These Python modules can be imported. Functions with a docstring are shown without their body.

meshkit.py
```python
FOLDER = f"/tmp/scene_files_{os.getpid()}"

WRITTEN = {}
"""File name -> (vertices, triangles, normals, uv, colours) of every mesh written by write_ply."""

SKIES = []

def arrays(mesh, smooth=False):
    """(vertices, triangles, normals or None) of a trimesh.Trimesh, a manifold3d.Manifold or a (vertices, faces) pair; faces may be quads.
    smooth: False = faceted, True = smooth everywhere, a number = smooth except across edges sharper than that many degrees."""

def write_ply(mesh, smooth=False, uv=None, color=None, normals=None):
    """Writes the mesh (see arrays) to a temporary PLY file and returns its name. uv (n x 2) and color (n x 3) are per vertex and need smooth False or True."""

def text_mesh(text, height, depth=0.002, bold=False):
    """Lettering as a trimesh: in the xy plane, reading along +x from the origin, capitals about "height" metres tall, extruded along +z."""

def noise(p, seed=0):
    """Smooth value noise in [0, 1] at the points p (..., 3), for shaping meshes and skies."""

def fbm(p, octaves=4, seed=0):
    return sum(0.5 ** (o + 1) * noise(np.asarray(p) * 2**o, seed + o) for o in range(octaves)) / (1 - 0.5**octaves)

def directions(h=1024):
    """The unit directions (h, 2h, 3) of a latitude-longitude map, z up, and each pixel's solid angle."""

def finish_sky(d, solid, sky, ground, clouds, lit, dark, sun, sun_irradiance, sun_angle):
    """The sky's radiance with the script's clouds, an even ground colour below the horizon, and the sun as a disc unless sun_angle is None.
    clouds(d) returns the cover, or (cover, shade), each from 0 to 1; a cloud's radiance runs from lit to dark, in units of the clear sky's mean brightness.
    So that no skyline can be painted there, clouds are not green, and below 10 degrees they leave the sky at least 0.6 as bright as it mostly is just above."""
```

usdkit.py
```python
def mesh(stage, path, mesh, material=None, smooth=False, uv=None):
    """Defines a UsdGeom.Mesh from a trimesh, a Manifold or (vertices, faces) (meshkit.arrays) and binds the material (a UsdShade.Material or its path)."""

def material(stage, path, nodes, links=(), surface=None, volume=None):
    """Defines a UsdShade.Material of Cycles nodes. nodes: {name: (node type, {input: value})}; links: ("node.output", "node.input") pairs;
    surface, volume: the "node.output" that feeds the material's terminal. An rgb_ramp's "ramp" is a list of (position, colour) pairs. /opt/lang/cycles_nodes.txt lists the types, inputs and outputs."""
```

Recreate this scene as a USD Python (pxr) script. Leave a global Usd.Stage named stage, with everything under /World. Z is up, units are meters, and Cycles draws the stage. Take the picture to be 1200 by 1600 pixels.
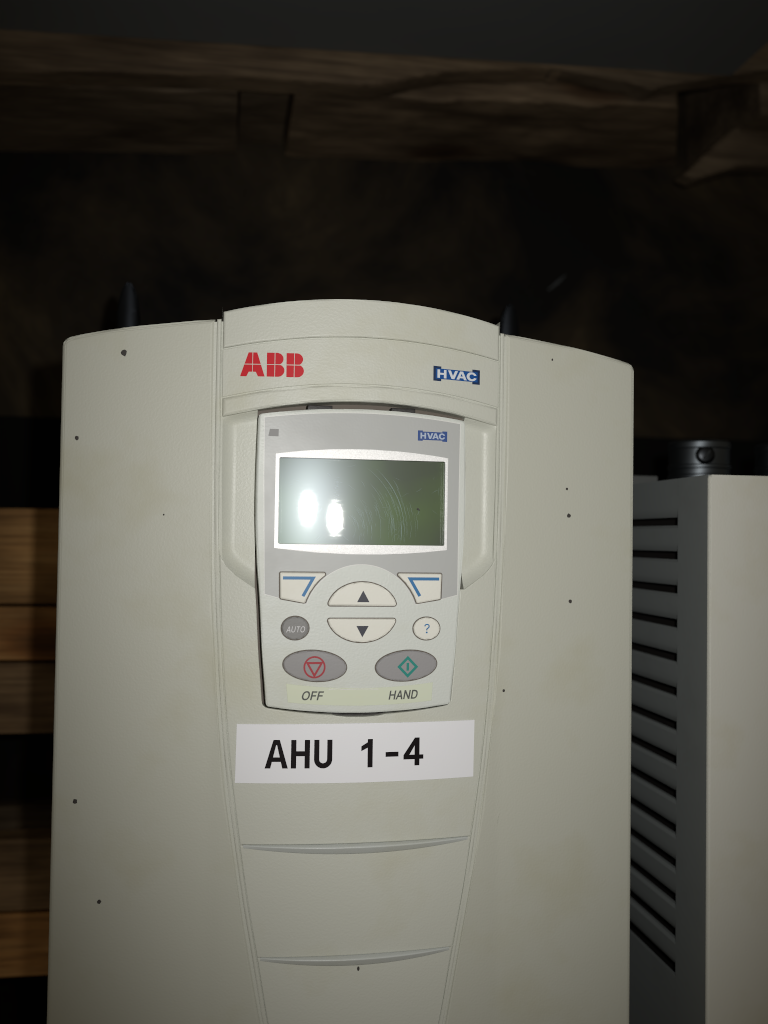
import math, random
import numpy as np, trimesh, shapely, manifold3d
import usdkit, meshkit
from shapely.geometry import Polygon, LineString, Point, box as sbox
from shapely import affinity
from shapely.ops import unary_union
from pxr import Usd, UsdGeom, UsdLux, UsdShade, Gf, Sdf

random.seed(7)
rng = np.random.default_rng(7)
stage = Usd.Stage.CreateInMemory()
UsdGeom.SetStageUpAxis(stage, UsdGeom.Tokens.z)
UsdGeom.SetStageMetersPerUnit(stage, 1.0)
UsdGeom.Xform.Define(stage, '/World')
MM = 0.001
Z0 = 365.0            # millimetres from the floor up to the crown of the drive's cover

# ------------------------------------------------------------------ camera
CAM = (-47.06, 0.0, 324.1)
ROT = np.array([[0.98619563, -0.01858679, -0.16453788], [0.01417518, 0.99950892, -0.02794591], [0.16497650, 0.02522778, 0.98597480]])
cam = UsdGeom.Camera.Define(stage, '/World/camera')
m4 = np.eye(4)
m4[:3, :3] = ROT.T
m4[3, :3] = [CAM[0] * MM, CAM[1] * MM, (CAM[2] + Z0) * MM]
cam.AddTransformOp().Set(Gf.Matrix4d(m4.tolist()))
cam.CreateHorizontalApertureAttr(24.0)
cam.CreateVerticalApertureAttr(32.0)
cam.CreateFocalLengthAttr(30.0)
cam.CreateFStopAttr(7.5)
cam.CreateFocusDistanceAttr(0.332)
cam.CreateClippingRangeAttr(Gf.Vec2f(0.01, 100.0))
cam.CreateExposureAttr(0.0)

# ------------------------------------------------------------------ light: the camera's flash, just right of the lens
FLASH = (-26.7, 19.5, 324.0)
fl = UsdLux.SphereLight.Define(stage, '/World/camera_flash')
fl.CreateRadiusAttr(0.004)
fl.CreateIntensityAttr(5600.0)
fl.CreateColorAttr(Gf.Vec3f(1.0, 0.985, 0.95))
beam = UsdLux.ShapingAPI.Apply(fl.GetPrim())
beam.CreateShapingConeAngleAttr(33.0)
beam.CreateShapingConeSoftnessAttr(1.0)
aim = np.array(FLASH) - np.array([26.0, 52.0, 0.0])
aim = aim / np.linalg.norm(aim)
ax = np.cross([0, 1, 0], aim); ax /= np.linalg.norm(ax)
ay = np.cross(aim, ax)
l4 = np.eye(4); l4[0, :3], l4[1, :3], l4[2, :3] = ax, ay * 1.75, aim
l4[3, :3] = [FLASH[0] * MM, FLASH[1] * MM, (FLASH[2] + Z0) * MM]
fl.AddTransformOp().Set(Gf.Matrix4d(l4.tolist()))

# the faint warm light of the dim room
dome = UsdLux.DomeLight.Define(stage, '/World/room_light')
room = usdkit.material(stage, '/World/Looks/room', {'b': ('background_shader', {'color': (1.0, 0.86, 0.64), 'strength': 0.085})}, [], surface='b.background')
UsdShade.MaterialBindingAPI.Apply(dome.GetPrim()).Bind(room)

# ------------------------------------------------------------------ helpers: things, parts, shapes
taken = {}
def numbered(path):
    n = taken.get(path, 0); taken[path] = n + 1
    return path if n == 0 else f'{path}_{n:03d}'

origins = {}
def thing(name, label, cat, at=(0, 0, 0), group=None, kind=None):
    p = numbered('/World/' + name)
    x = UsdGeom.Xform.Define(stage, p)
    x.AddTranslateOp().Set(Gf.Vec3d(at[0] * MM, at[1] * MM, (at[2] + Z0) * MM))
    tag(x.GetPrim(), label, cat, group, kind)
    origins[p] = np.array(at, float)
    return p

def tag(prim, label=None, cat=None, group=None, kind=None):
    for k, v in (('label', label), ('category', cat), ('group', group), ('kind', kind)):
        if v: prim.SetCustomDataByKey(k, v)

def obj(name, mesh, mat, parent='/World', label=None, smooth=30, kind=None, cat=None):
    p = numbered(parent + '/' + name)
    v, f, _ = meshkit.arrays(mesh)
    v = np.array(v, float)
    if parent == '/World':
        v[:, 2] += Z0; origins[p] = np.zeros(3)
    else:
        o = origins[parent]; v = v - o; origins[p] = o
    m = usdkit.mesh(stage, p, (v * MM, f), LOOK[mat], smooth=smooth)
    tag(m.GetPrim(), label, cat, None, kind)
    return p

def zs(x):
    """The cover's gentle crown: millimetres below the crown line at x."""
    a = np.abs(x)
    return np.where(a < 50, -a * a / 500.0, -5 - (a - 50) * 0.1)
def crown(v):
    v[:, 2] += zs(v[:, 0]); return v

def polys(g):
    return [p for p in getattr(g, 'geoms', [g]) if isinstance(p, Polygon) and p.area > 1e-4]

def tri(poly):
    v, f = trimesh.creation.triangulate_polygon(poly, engine='earcut')
    f = np.asarray(f)
    a, b, c = v[f[:, 0]], v[f[:, 1]], v[f[:, 2]]
    area = (b[:, 0]-a[:, 0])*(c[:, 1]-a[:, 1]) - (b[:, 1]-a[:, 1])*(c[:, 0]-a[:, 0])
    f = np.where((area < 0)[:, None], f[:, ::-1], f)
    return v, f[np.abs(area) > 1e-12]

def slab(shape, z1, z0, r=0.0, n=3, warp=None, fine=None):
    """A plate with outline SHAPE between z0 and z1, its upper edge rounded with radius r."""
    out = []
    for poly in polys(shape):
        poly = shapely.set_precision(poly, 1e-4)
        if not isinstance(poly, Polygon): poly = max(polys(poly), key=lambda q: q.area)
        V, F = [], []
        def put(v2, f, zz):
            o = sum(len(x) for x in V)
            V.append(np.column_stack([v2, zz])); F.append(f + o)
        rings = [(poly, z1 - r)]
        if r > 0:
            for k in range(1, n + 1):
                a = k / n * math.pi / 2
                q = poly.buffer(-r * (1 - math.cos(a)), join_style='mitre', mitre_limit=3)
                q = shapely.set_precision(q, 1e-4)
                if not isinstance(q, Polygon) or q.is_empty: break
                rings.append((q, z1 - r + r * math.sin(a)))
        for (p0, h0), (p1, h1) in zip(rings, rings[1:]):
            inner = {tuple(np.round(c, 4)) for ring in (p1.exterior, *p1.interiors) for c in ring.coords}
            for d in polys(p0.difference(p1)):
                v2, f = tri(d)
                hz = np.array([h1 if tuple(np.round(c, 4)) in inner else h0 for c in v2])
                put(v2, f, hz)
        v2, f = tri(rings[-1][0]); put(v2, f, np.full(len(v2), rings[-1][1]))
        v2, f = tri(poly); put(v2, f[:, ::-1], np.full(len(v2), z0))
        for ring in (poly.exterior, *poly.interiors):
            c = np.array(ring.coords)[:, :2]
            area = np.sum(c[:-1, 0]*c[1:, 1]-c[1:, 0]*c[:-1, 1])
            want = 1 if ring is poly.exterior else -1
            if area * want < 0: c = c[::-1]
            k = len(c) - 1
            vv = np.vstack([np.column_stack([c, np.full(k+1, z0)]), np.column_stack([c, np.full(k+1, z1 - r)])])
            i = np.arange(k)
            ff = np.vstack([np.column_stack([i, i+1, i+1+k+1]), np.column_stack([i, i+1+k+1, i+k+1])])
            o = sum(len(x) for x in V); V.append(vv); F.append(ff + o)
        t = trimesh.Trimesh(np.vstack(V), np.vstack(F), process=False)
        t.merge_vertices(digits_vertex=4)
        t.update_faces(t.nondegenerate_faces(height=1e-9))
        if fine:
            mf = manifold3d.Manifold(manifold3d.Mesh(np.asarray(t.vertices, np.float32), np.asarray(t.faces, np.uint32)))
            if mf.status() == manifold3d.Error.NoError and not mf.is_empty():
                mm = mf.refine_to_length(fine).to_mesh()
                t = trimesh.Trimesh(mm.vert_properties[:, :3], mm.tri_verts, process=False)
            else:
                v, f = trimesh.remesh.subdivide_to_size(t.vertices, t.faces, fine * 1.5, max_iter=12)
                t = trimesh.Trimesh(v, f)
        v = np.array(t.vertices, float)
        if warp: v = warp(v)
        out.append(trimesh.Trimesh(v, t.faces, process=False))
    return trimesh.util.concatenate(out)

def block(x0, x1, y0, y1, z0, z1, c=0.6):
    """A box with softened edges (a hull of a chamfered box)."""
    c = min(c, (x1-x0)/3, (y1-y0)/3, (z1-z0)/3)
    pts = []
    for x in (x0, x1):
        for y in (y0, y1):
            for z in (z0, z1):
                sx, sy, sz = (1 if x == x0 else -1), (1 if y == y0 else -1), (1 if z == z0 else -1)
                pts += [(x+sx*c, y+sy*c, z), (x+sx*c, y, z+sz*c), (x, y+sy*c, z+sz*c)]
    return manifold3d.Manifold.hull_points(np.array(pts, float))

def to_tm(m):
    mm = m.to_mesh(); return trimesh.Trimesh(mm.vert_properties[:, :3], mm.tri_verts, process=False)

def lathe(profile, n=40):
    return trimesh.creation.revolve(np.array(profile, float), sections=n)

def spline(pts, n=8):
    """A smooth curve through the points (Catmull-Rom)."""
    p = np.array(pts, float); p = np.vstack([2*p[0]-p[1], p, 2*p[-1]-p[-2]]); out = []
    for i in range(1, len(p)-2):
        for t in np.linspace(0, 1, n, endpoint=False):
            out.append(0.5*((2*p[i]) + (p[i+1]-p[i-1])*t + (2*p[i-1]-5*p[i]+4*p[i+1]-p[i+2])*t*t + (3*p[i]-p[i-1]-3*p[i+1]+p[i+2])*t**3))
    out.append(p[-2]); return np.array(out)

def lettering(text, x0, x1, y0, y1, bold=False, shear=0.0):
    """Letters of a typeface fitted into the box, in the plane."""
    m = meshkit.text_mesh(text, 10.0, 1.0, bold)
    v = np.array(m.vertices); v[:, 0] += shear * v[:, 1]
    lo, hi = v.min(0), v.max(0)
    v[:, 0] = x0 + (v[:, 0]-lo[0]) / (hi[0]-lo[0]) * (x1-x0)
    v[:, 1] = y0 + (v[:, 1]-lo[1]) / (hi[1]-lo[1]) * (y1-y0)
    m.vertices = v
    return m
def lay(m, z1, z0, warp=None):
    v = np.array(m.vertices); lo, hi = v[:, 2].min(), v[:, 2].max()
    v[:, 2] = z0 + (v[:, 2]-lo) / (hi-lo) * (z1-z0)
    if warp: v = warp(v)
    return trimesh.Trimesh(v, m.faces, process=False)

# ------------------------------------------------------------------ materials
LOOK = {}
def look(name, nodes, links=(), surface='p.BSDF'):
    LOOK[name] = usdkit.material(stage, '/World/Looks/' + name, nodes, links, surface=surface)

def plastic(name, rgb, rough=0.45, grain=1300.0, bump=0.02, dirt=0.06, spec=0.4, dirt_rgb=None):
    d = dirt_rgb or (rgb[0]*0.86, rgb[1]*0.82, rgb[2]*0.66)
    look(name, {'g': ('geometry', {}),
                'n': ('noise_texture', {'scale': 26.0, 'detail': 5.0, 'roughness': 0.6}),
                'r': ('rgb_ramp', {'ramp': [(0.52, (0, 0, 0)), (0.75, (1, 1, 1))]}),
                'k': ('math', {'math_type': 'multiply', 'value2': dirt * 8}),
                'x': ('mix', {'color1': rgb, 'color2': d}),
                'f': ('noise_texture', {'scale': grain, 'detail': 2.0}),
                'b': ('bump', {'strength': 1.0, 'distance': bump * 0.0032}),
                'q': ('map_range', {'from_min': 0.3, 'from_max': 0.7, 'to_min': rough - 0.06, 'to_max': rough + 0.08}),
                'p': ('principled_bsdf', {'specular_ior_level': spec})},
         [('g.position', 'n.vector'), ('g.position', 'f.vector'), ('n.fac', 'r.fac'), ('r.color', 'k.value1'), ('k.value', 'x.fac'),
          ('x.color', 'p.base_color'), ('f.fac', 'b.height'), ('b.normal', 'p.normal'), ('n.fac', 'q.value'), ('q.result', 'p.roughness')])
plastic('cover_plastic', (0.462, 0.468, 0.408), 0.5, dirt=0.06)
plastic('centre_plastic', (0.51, 0.52, 0.465), 0.44, bump=0.025)
plastic('ridge_plastic', (0.50, 0.525, 0.51), 0.33, bump=0.01, spec=0.6)
plastic('keypad_plastic', (0.535, 0.56, 0.53), 0.45)
plastic('key_plastic', (0.645, 0.64, 0.585), 0.5, bump=0.01)
plastic('grey_key', (0.25, 0.245, 0.25), 0.5, bump=0.01, dirt=0.02)
plastic('dark_key', (0.18, 0.178, 0.175), 0.5, bump=0.01, dirt=0.02)
plastic('overlay_grey', (0.37, 0.38, 0.375), 0.42, bump=0.006, dirt=0.01)
plastic('overlay_edge', (0.62, 0.62, 0.60), 0.4, bump=0.004, dirt=0.0)
plastic('neighbour_plastic', (0.565, 0.565, 0.515), 0.5)
plastic('chassis_grey', (0.195, 0.212, 0.212), 0.5, bump=0.015, dirt=0.03, dirt_rgb=(0.09, 0.09, 0.085))
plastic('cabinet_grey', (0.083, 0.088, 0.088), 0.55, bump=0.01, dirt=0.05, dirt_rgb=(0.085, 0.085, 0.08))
plastic('black_plastic', (0.015, 0.013, 0.012), 0.5, dirt=0.0)
plastic('tape_pale', (0.57, 0.61, 0.49), 0.3, grain=300, bump=0.006, dirt=0.03)
plastic('paper_white', (0.74, 0.745, 0.78), 0.55, grain=1500, bump=0.006, dirt=0.01, dirt_rgb=(0.6, 0.6, 0.6))

def flat(name, rgb, rough=0.5, spec=0.3, metal=0.0):
    look(name, {'p': ('principled_bsdf', {'base_color': rgb, 'roughness': rough, 'specular_ior_level': spec, 'metallic': metal})})
flat('red_print', (0.50, 0.010, 0.020), 0.5, 0.2)
flat('blue_print', (0.012, 0.075, 0.27), 0.35)
flat('navy_print', (0.012, 0.03, 0.085), 0.4)
flat('badge_blue', (0.02, 0.06, 0.22), 0.4)
flat('white_print', (0.60, 0.64, 0.68), 0.4)
flat('pale_print', (0.36, 0.42, 0.52), 0.4)
flat('key_blue', (0.02, 0.14, 0.33), 0.45)
flat('key_red', (0.30, 0.02, 0.03), 0.45)
flat('key_green', (0.01, 0.20, 0.17), 0.45)
flat('black_ink', (0.006, 0.004, 0.005), 0.5, 0.12)
flat('dark_ink', (0.028, 0.03, 0.045), 0.45)
flat('text_ink', (0.075, 0.08, 0.075), 0.5)
flat('grey_text', (0.58, 0.58, 0.60), 0.5)
flat('mark_grey', (0.22, 0.22, 0.22), 0.5)
flat('slot_dark', (0.11, 0.092, 0.075), 0.6)
flat('speck_dark', (0.045, 0.04, 0.038), 0.6)
flat('zinc', (0.105, 0.118, 0.13), 0.45, 0.5, 1.0)
flat('dark_steel', (0.035, 0.038, 0.042), 0.35, 0.5, 1.0)
flat('lug_steel', (0.022, 0.025, 0.03), 0.38, 0.5, 1.0)
flat('pale_sliver', (0.05, 0.055, 0.06), 0.5)

look('bezel_silver', {'g': ('geometry', {}), 'f': ('voronoi_texture', {'scale': 3300.0}), 's': ('separate_xyz', {}),
                      'q': ('map_range', {'to_min': 0.66, 'to_max': 0.80}), 'cc': ('combine_color', {}),
                      'b': ('bump', {'strength': 0.12, 'distance': 0.0002}),
                      'p': ('principled_bsdf', {'roughness': 0.45, 'metallic': 0.12, 'specular_ior_level': 0.6})},
     [('g.position', 'f.vector'), ('f.color', 's.vector'), ('s.x', 'q.value'), ('q.result', 'cc.r'), ('q.result', 'cc.g'), ('q.result', 'cc.b'),
      ('cc.color', 'p.base_color'), ('f.distance', 'b.height'), ('b.normal', 'p.normal')])

# the display: a dull green glass under a scratched clear window
look('lcd_glass', {'g': ('geometry', {}), 'n': ('noise_texture', {'scale': 28.0, 'detail': 2.0}),
                   'r': ('rgb_ramp', {'ramp': [(0.38, (0.09, 0.107, 0.075)), (0.62, (0.115, 0.168, 0.066))]}),
                   'mp': ('mapping', {'scale': (0.0, 330.0, 0.0)}), 'n2': ('noise_texture', {'scale': 12.0, 'detail': 4.0, 'roughness': 0.7}),
                   'b': ('bump', {'strength': 0.02, 'distance': 0.0002}),
                   'd': ('principled_bsdf', {'roughness': 0.30, 'specular_ior_level': 0.05}),
                   's': ('glossy_bsdf', {'color': (1, 1, 1), 'roughness': 0.036}), 'm': ('mix_closure', {'fac': 0.03})},
     [('g.position', 'n.vector'), ('n.fac', 'r.fac'), ('r.color', 'd.base_color'), ('g.position', 'mp.vector'), ('mp.vector', 'n2.vector'), ('n2.fac', 'b.height'),
      ('b.normal', 's.normal'), ('d.BSDF', 'm.closure1'), ('s.BSDF', 'm.closure2')], surface='m.closure')
look('clear_window', {'g': ('geometry', {}), 'mp': ('mapping', {'scale': (0.0, 330.0, 0.0)}),
                      'n': ('noise_texture', {'scale': 12.0, 'detail': 4.0, 'roughness': 0.7}),
                      'b': ('bump', {'strength': 0.02, 'distance': 0.0002}),
                      't': ('transparent_bsdf', {'color': (0.96, 0.97, 0.96)}),
                      's': ('glossy_bsdf', {'color': (1, 1, 1), 'roughness': 0.036}),
                      'w': ('glossy_bsdf', {'color': (0.80, 0.91, 1.0), 'roughness': 0.29}),
                      'f': ('fresnel', {'IOR': 1.45}),
                      'm1': ('mix_closure', {}),
                      'm2': ('mix_closure', {'fac': 0.03})},
     [('g.position', 'mp.vector'), ('mp.vector', 'n.vector'), ('n.fac', 'b.height'), ('b.normal', 's.normal'),
      ('f.fac', 'm1.fac'), ('t.BSDF', 'm1.closure1'), ('s.BSDF', 'm1.closure2'), ('m1.closure', 'm2.closure1'), ('w.BSDF', 'm2.closure2')], surface='m2.closure')
look('scratch', {'t': ('transparent_bsdf', {}), 'd': ('principled_bsdf', {'base_color': (0.50, 0.66, 0.78), 'roughness': 0.35}),
                 'm': ('mix_closure', {'fac': 0.33})},
     [('t.BSDF', 'm.closure1'), ('d.BSDF', 'm.closure2')], surface='m.closure')

def wood(name, a, b, c, seed, axis=(1, 0, 0), rough=0.7):
    s = [9.0 if k else 170.0 for k in axis]
    look(name, {'g': ('geometry', {}), 'mp': ('mapping', {'scale': tuple(s), 'location': (seed * 3.1, seed * 1.7, seed * 2.3)}),
                'n': ('noise_texture', {'scale': 1.0, 'detail': 8.0, 'roughness': 0.7, 'distortion': 0.25}),
                'r': ('rgb_ramp', {'ramp': [(0.25, c), (0.48, a), (0.75, b)]}),
                'mq': ('mapping', {'scale': (14.0, 30.0, 30.0), 'location': (seed * 5.3, seed, seed)}),
                'n2': ('noise_texture', {'scale': 1.0, 'detail': 3.0}),
                'r2': ('rgb_ramp', {'ramp': [(0.3, (0.35, 0.33, 0.32)), (0.6, (1, 1, 1))]}),
                'x': ('mix', {'mix_type': 'multiply', 'fac': 0.85}),
                'mf': ('mapping', {'scale': tuple(22.0 if k else 800.0 for k in axis)}), 'nf': ('noise_texture', {'scale': 1.0, 'detail': 3.0, 'roughness': 0.6}),
                'rf': ('rgb_ramp', {'ramp': [(0.35, (0.5, 0.47, 0.45)), (0.55, (1, 1, 1))]}), 'xf': ('mix', {'mix_type': 'multiply', 'fac': 0.75}),
                'mk': ('mapping', {'scale': tuple(6.0 if k else 13.0 for k in axis), 'location': (seed * 1.37, seed * 0.71, seed * 2.9)}),
                'vk': ('voronoi_texture', {'scale': 1.0, 'randomness': 1.0}), 'rk': ('rgb_ramp', {'ramp': [(0.05, (0.2, 0.14, 0.1)), (0.13, (0.62, 0.5, 0.42)), (0.2, (1, 1, 1))]}),
                'xk': ('mix', {'mix_type': 'multiply', 'fac': 0.9}),
                'b': ('bump', {'strength': 0.6, 'distance': 0.0008}),
                'p': ('principled_bsdf', {'roughness': rough, 'specular_ior_level': 0.2})},
         [('g.position', 'mp.vector'), ('mp.vector', 'n.vector'), ('n.fac', 'r.fac'), ('g.position', 'mq.vector'), ('mq.vector', 'n2.vector'), ('n2.fac', 'r2.fac'),
          ('r.color', 'x.color1'), ('r2.color', 'x.color2'), ('g.position', 'mf.vector'), ('mf.vector', 'nf.vector'), ('nf.fac', 'rf.fac'), ('x.color', 'xf.color1'), ('rf.color', 'xf.color2'),
          ('g.position', 'mk.vector'), ('mk.vector', 'vk.vector'), ('vk.distance', 'rk.fac'), ('xf.color', 'xk.color1'), ('rk.color', 'xk.color2'),
          ('xk.color', 'p.base_color'), ('n.fac', 'b.height'), ('b.normal', 'p.normal')])
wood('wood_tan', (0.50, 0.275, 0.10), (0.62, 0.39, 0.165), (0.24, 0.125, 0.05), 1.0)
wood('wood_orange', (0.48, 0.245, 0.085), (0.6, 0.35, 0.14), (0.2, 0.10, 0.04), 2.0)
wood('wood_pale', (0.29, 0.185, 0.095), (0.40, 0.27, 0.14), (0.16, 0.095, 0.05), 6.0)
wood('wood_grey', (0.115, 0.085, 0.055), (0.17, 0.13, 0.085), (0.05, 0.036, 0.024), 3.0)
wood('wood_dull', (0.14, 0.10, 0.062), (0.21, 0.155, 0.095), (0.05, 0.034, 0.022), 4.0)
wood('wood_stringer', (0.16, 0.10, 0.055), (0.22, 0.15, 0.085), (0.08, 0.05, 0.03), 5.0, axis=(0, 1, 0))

look('floor_dark', {'g': ('geometry', {}), 'n': ('noise_texture', {'scale': 5.5, 'detail': 7.0, 'roughness': 0.62, 'distortion': 0.5}),
                    'r': ('rgb_ramp', {'ramp': [(0.42, (0.006, 0.0052, 0.0045)), (0.55, (0.03, 0.022, 0.013)), (0.68, (0.09, 0.066, 0.034))]}),
                    'f': ('noise_texture', {'scale': 160.0, 'detail': 4.0}), 'b': ('bump', {'strength': 0.5, 'distance': 0.001}),
                    'p': ('principled_bsdf', {'roughness': 0.75, 'specular_ior_level': 0.15})},
     [('g.position', 'n.vector'), ('n.fac', 'r.fac'), ('r.color', 'p.base_color'), ('g.position', 'f.vector'), ('f.fac', 'b.height'), ('b.normal', 'p.normal')])
flat('rubber_black', (0.004, 0.004, 0.004), 0.8, 0.1)

# ------------------------------------------------------------------ setting: the dark floor
FLOOR = -Z0
fx = np.linspace(-2500, 2500, 60); gx, gy = np.meshgrid(fx, fx, indexing='ij')
gz = FLOOR - 1.5 + 1.5 * meshkit.fbm(np.stack([gx * 0.006, gy * 0.006, 0 * gx], -1), 3)
idx = np.arange(60 * 60).reshape(60, 60)
ff = np.stack([idx[:-1, :-1], idx[1:, :-1], idx[1:, 1:], idx[:-1, 1:]], -1).reshape(-1, 4)
p = obj('floor', (np.column_stack([gx.ravel(), gy.ravel(), gz.ravel()]), ff), 'floor_dark', smooth=True)
tag(stage.GetPrimAtPath(p), kind='structure')

t = thing('floor_mat', 'flat black strip lying on the dark floor along the end of the slatted pallet', 'mat', (0, 48, FLOOR))
obj('rubber_sheet', block(-900, 900, 12, 80, FLOOR + 0.2, FLOOR + 4.0, 1.0), 'rubber_black', t)
t = thing('metal_sliver', 'thin pale sliver lying on the dark floor above the right half of the large drive', 'scrap', (197, 194.5, FLOOR))
sl = slab(affinity.rotate(Polygon([(188, 194.0), (197, 193.2), (206.5, 194.4), (206.3, 195.0), (197, 195.6), (188.4, 195.0)]), 41, origin=(197, 194.5)), FLOOR + 2.2, FLOOR + 0.4)
obj('sliver', sl, 'pale_sliver', t)

# ------------------------------------------------------------------ the pallet under the drives
DECK = -241.0
def rough_board(x0, x1, y0, y1, z0, z1, seed, amp=1.0):
    n = 24
    xs = np.linspace(x0, x1, n)
    lo = y0 + amp * (meshkit.fbm(np.column_stack([xs * 0.02, 0 * xs + seed, 0 * xs]), 3) - 0.5) * 2
    hi = y1 + amp * (meshkit.fbm(np.column_stack([xs * 0.02, 0 * xs + seed + 9, 0 * xs]), 3) - 0.5) * 2
    return slab(Polygon(np.vstack([np.column_stack([xs, lo]), np.column_stack([xs, hi])[::-1]])), z1, z0, 1.0, 2)
t = thing('slatted_pallet', 'wooden slatted pallet under the drives, its boards seen at the left edge', 'pallet', (0, -240, FLOOR))
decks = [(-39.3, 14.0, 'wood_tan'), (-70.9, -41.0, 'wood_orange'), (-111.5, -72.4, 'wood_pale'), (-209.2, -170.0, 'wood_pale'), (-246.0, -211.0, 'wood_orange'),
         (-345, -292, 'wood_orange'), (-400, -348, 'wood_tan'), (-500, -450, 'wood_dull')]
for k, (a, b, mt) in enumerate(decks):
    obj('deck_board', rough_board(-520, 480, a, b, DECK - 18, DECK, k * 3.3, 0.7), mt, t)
for x in (-440, -20, 400):
    obj('stringer', block(x - 19, x + 19, -500, 12, FLOOR + 20, DECK - 18.5, 2), 'wood_stringer', t)
for k, (a, b) in enumerate(((-265, -180), (-90, 0), (-500, -420))):
    obj('bottom_board', rough_board(-520, 480, a, b, FLOOR + 1.5, FLOOR + 19, 50 + k, 0.8), 'wood_dull', t)

# ------------------------------------------------------------------ the second pallet and the grey cabinet on it
ANG = math.radians(3.2)
def loc2(u, v):
    return (-182 + u * math.cos(ANG) - v * math.sin(ANG), 265 + u * math.sin(ANG) + v * math.cos(ANG))
def turned(mesh):
    v, f, _ = meshkit.arrays(mesh); v = np.array(v, float)
    x = -182 + v[:, 0] * math.cos(ANG) - v[:, 1] * math.sin(ANG); y = 265 + v[:, 0] * math.sin(ANG) + v[:, 1] * math.cos(ANG)
    return trimesh.Trimesh(np.column_stack([x, y, v[:, 2]]), f, process=False)
def worn(u0, u1, v0, v1, z0, z1, seed, amp=1.5, r=2.0, skew=0):
    m = slab(sbox(u0, v0, u1, v1), z1, z0, r, 2, fine=7)
    v = np.array(m.vertices)
    d = meshkit.fbm(v * 0.03 + seed, 3)[:, None] - 0.5
    d2 = meshkit.fbm(v * 0.03 + seed + 40, 3) - 0.5
    v[:, 1] += amp * d[:, 0] * 2; v[:, 2] += amp * d2 * np.where(v[:, 2] > (z0+z1)/2, 1.0, 1.0)
    if skew: v[:, 0] += np.where(v[:, 0] > u1 - 25, (z1 - v[:, 2]) * skew, 0)
    return turned(trimesh.Trimesh(v, m.faces, process=False))
t2 = thing('worn_pallet', 'worn wooden pallet with a chipped front board, carrying the dark grey cabinet', 'pallet', (40, 300, FLOOR))
edge = [(-300, 262.0), (-181.5, 264.4), (-127, 268.3), (-71, 271.6), (-42, 273), (-9, 274.1), (23, 274.6), (36, 275.4), (47, 277.6), (63.4, 282.8), (75, 285.6), (88.2, 289.2), (118, 292.4),
        (147.3, 296.3), (156, 295.4), (180, 297.0), (201.9, 297.2), (240, 299), (268, 303.5), (300, 309.5), (520, 318)]
edge = [(x, y + 0.7 * (random.random() - 0.5)) for x, y in spline(edge, 4)]
lead = Polygon(edge + [(514, 398), (-306, 352)])
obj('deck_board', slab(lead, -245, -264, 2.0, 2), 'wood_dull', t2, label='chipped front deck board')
chunk = Polygon([(150, 296), (203, 291), (207, 290.0), (217, 287.6), (226, 291.5), (244, 296.2), (285, 306), (310, 311.5), (308, 316), (215, 303), (196, 298)])
obj('splinter', slab(chunk, -242.8, -258, 1.2, 2), 'wood_grey', t2, label='split piece lying over the board edge')
for k, (v0, v1) in enumerate(((110, 200), (225, 315), (340, 430))):
    obj('deck_board', turned(block(-120, 700, v0, v1, -264, -246, 1.5)), 'wood_dull', t2)
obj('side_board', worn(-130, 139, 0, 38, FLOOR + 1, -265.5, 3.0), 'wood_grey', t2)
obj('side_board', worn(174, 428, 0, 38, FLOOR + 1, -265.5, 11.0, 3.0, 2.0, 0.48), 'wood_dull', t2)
obj('spacer_block', worn(141, 172, 9, 60, FLOOR + 1, -264.5, 5.0), 'wood_grey', t2)
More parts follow.
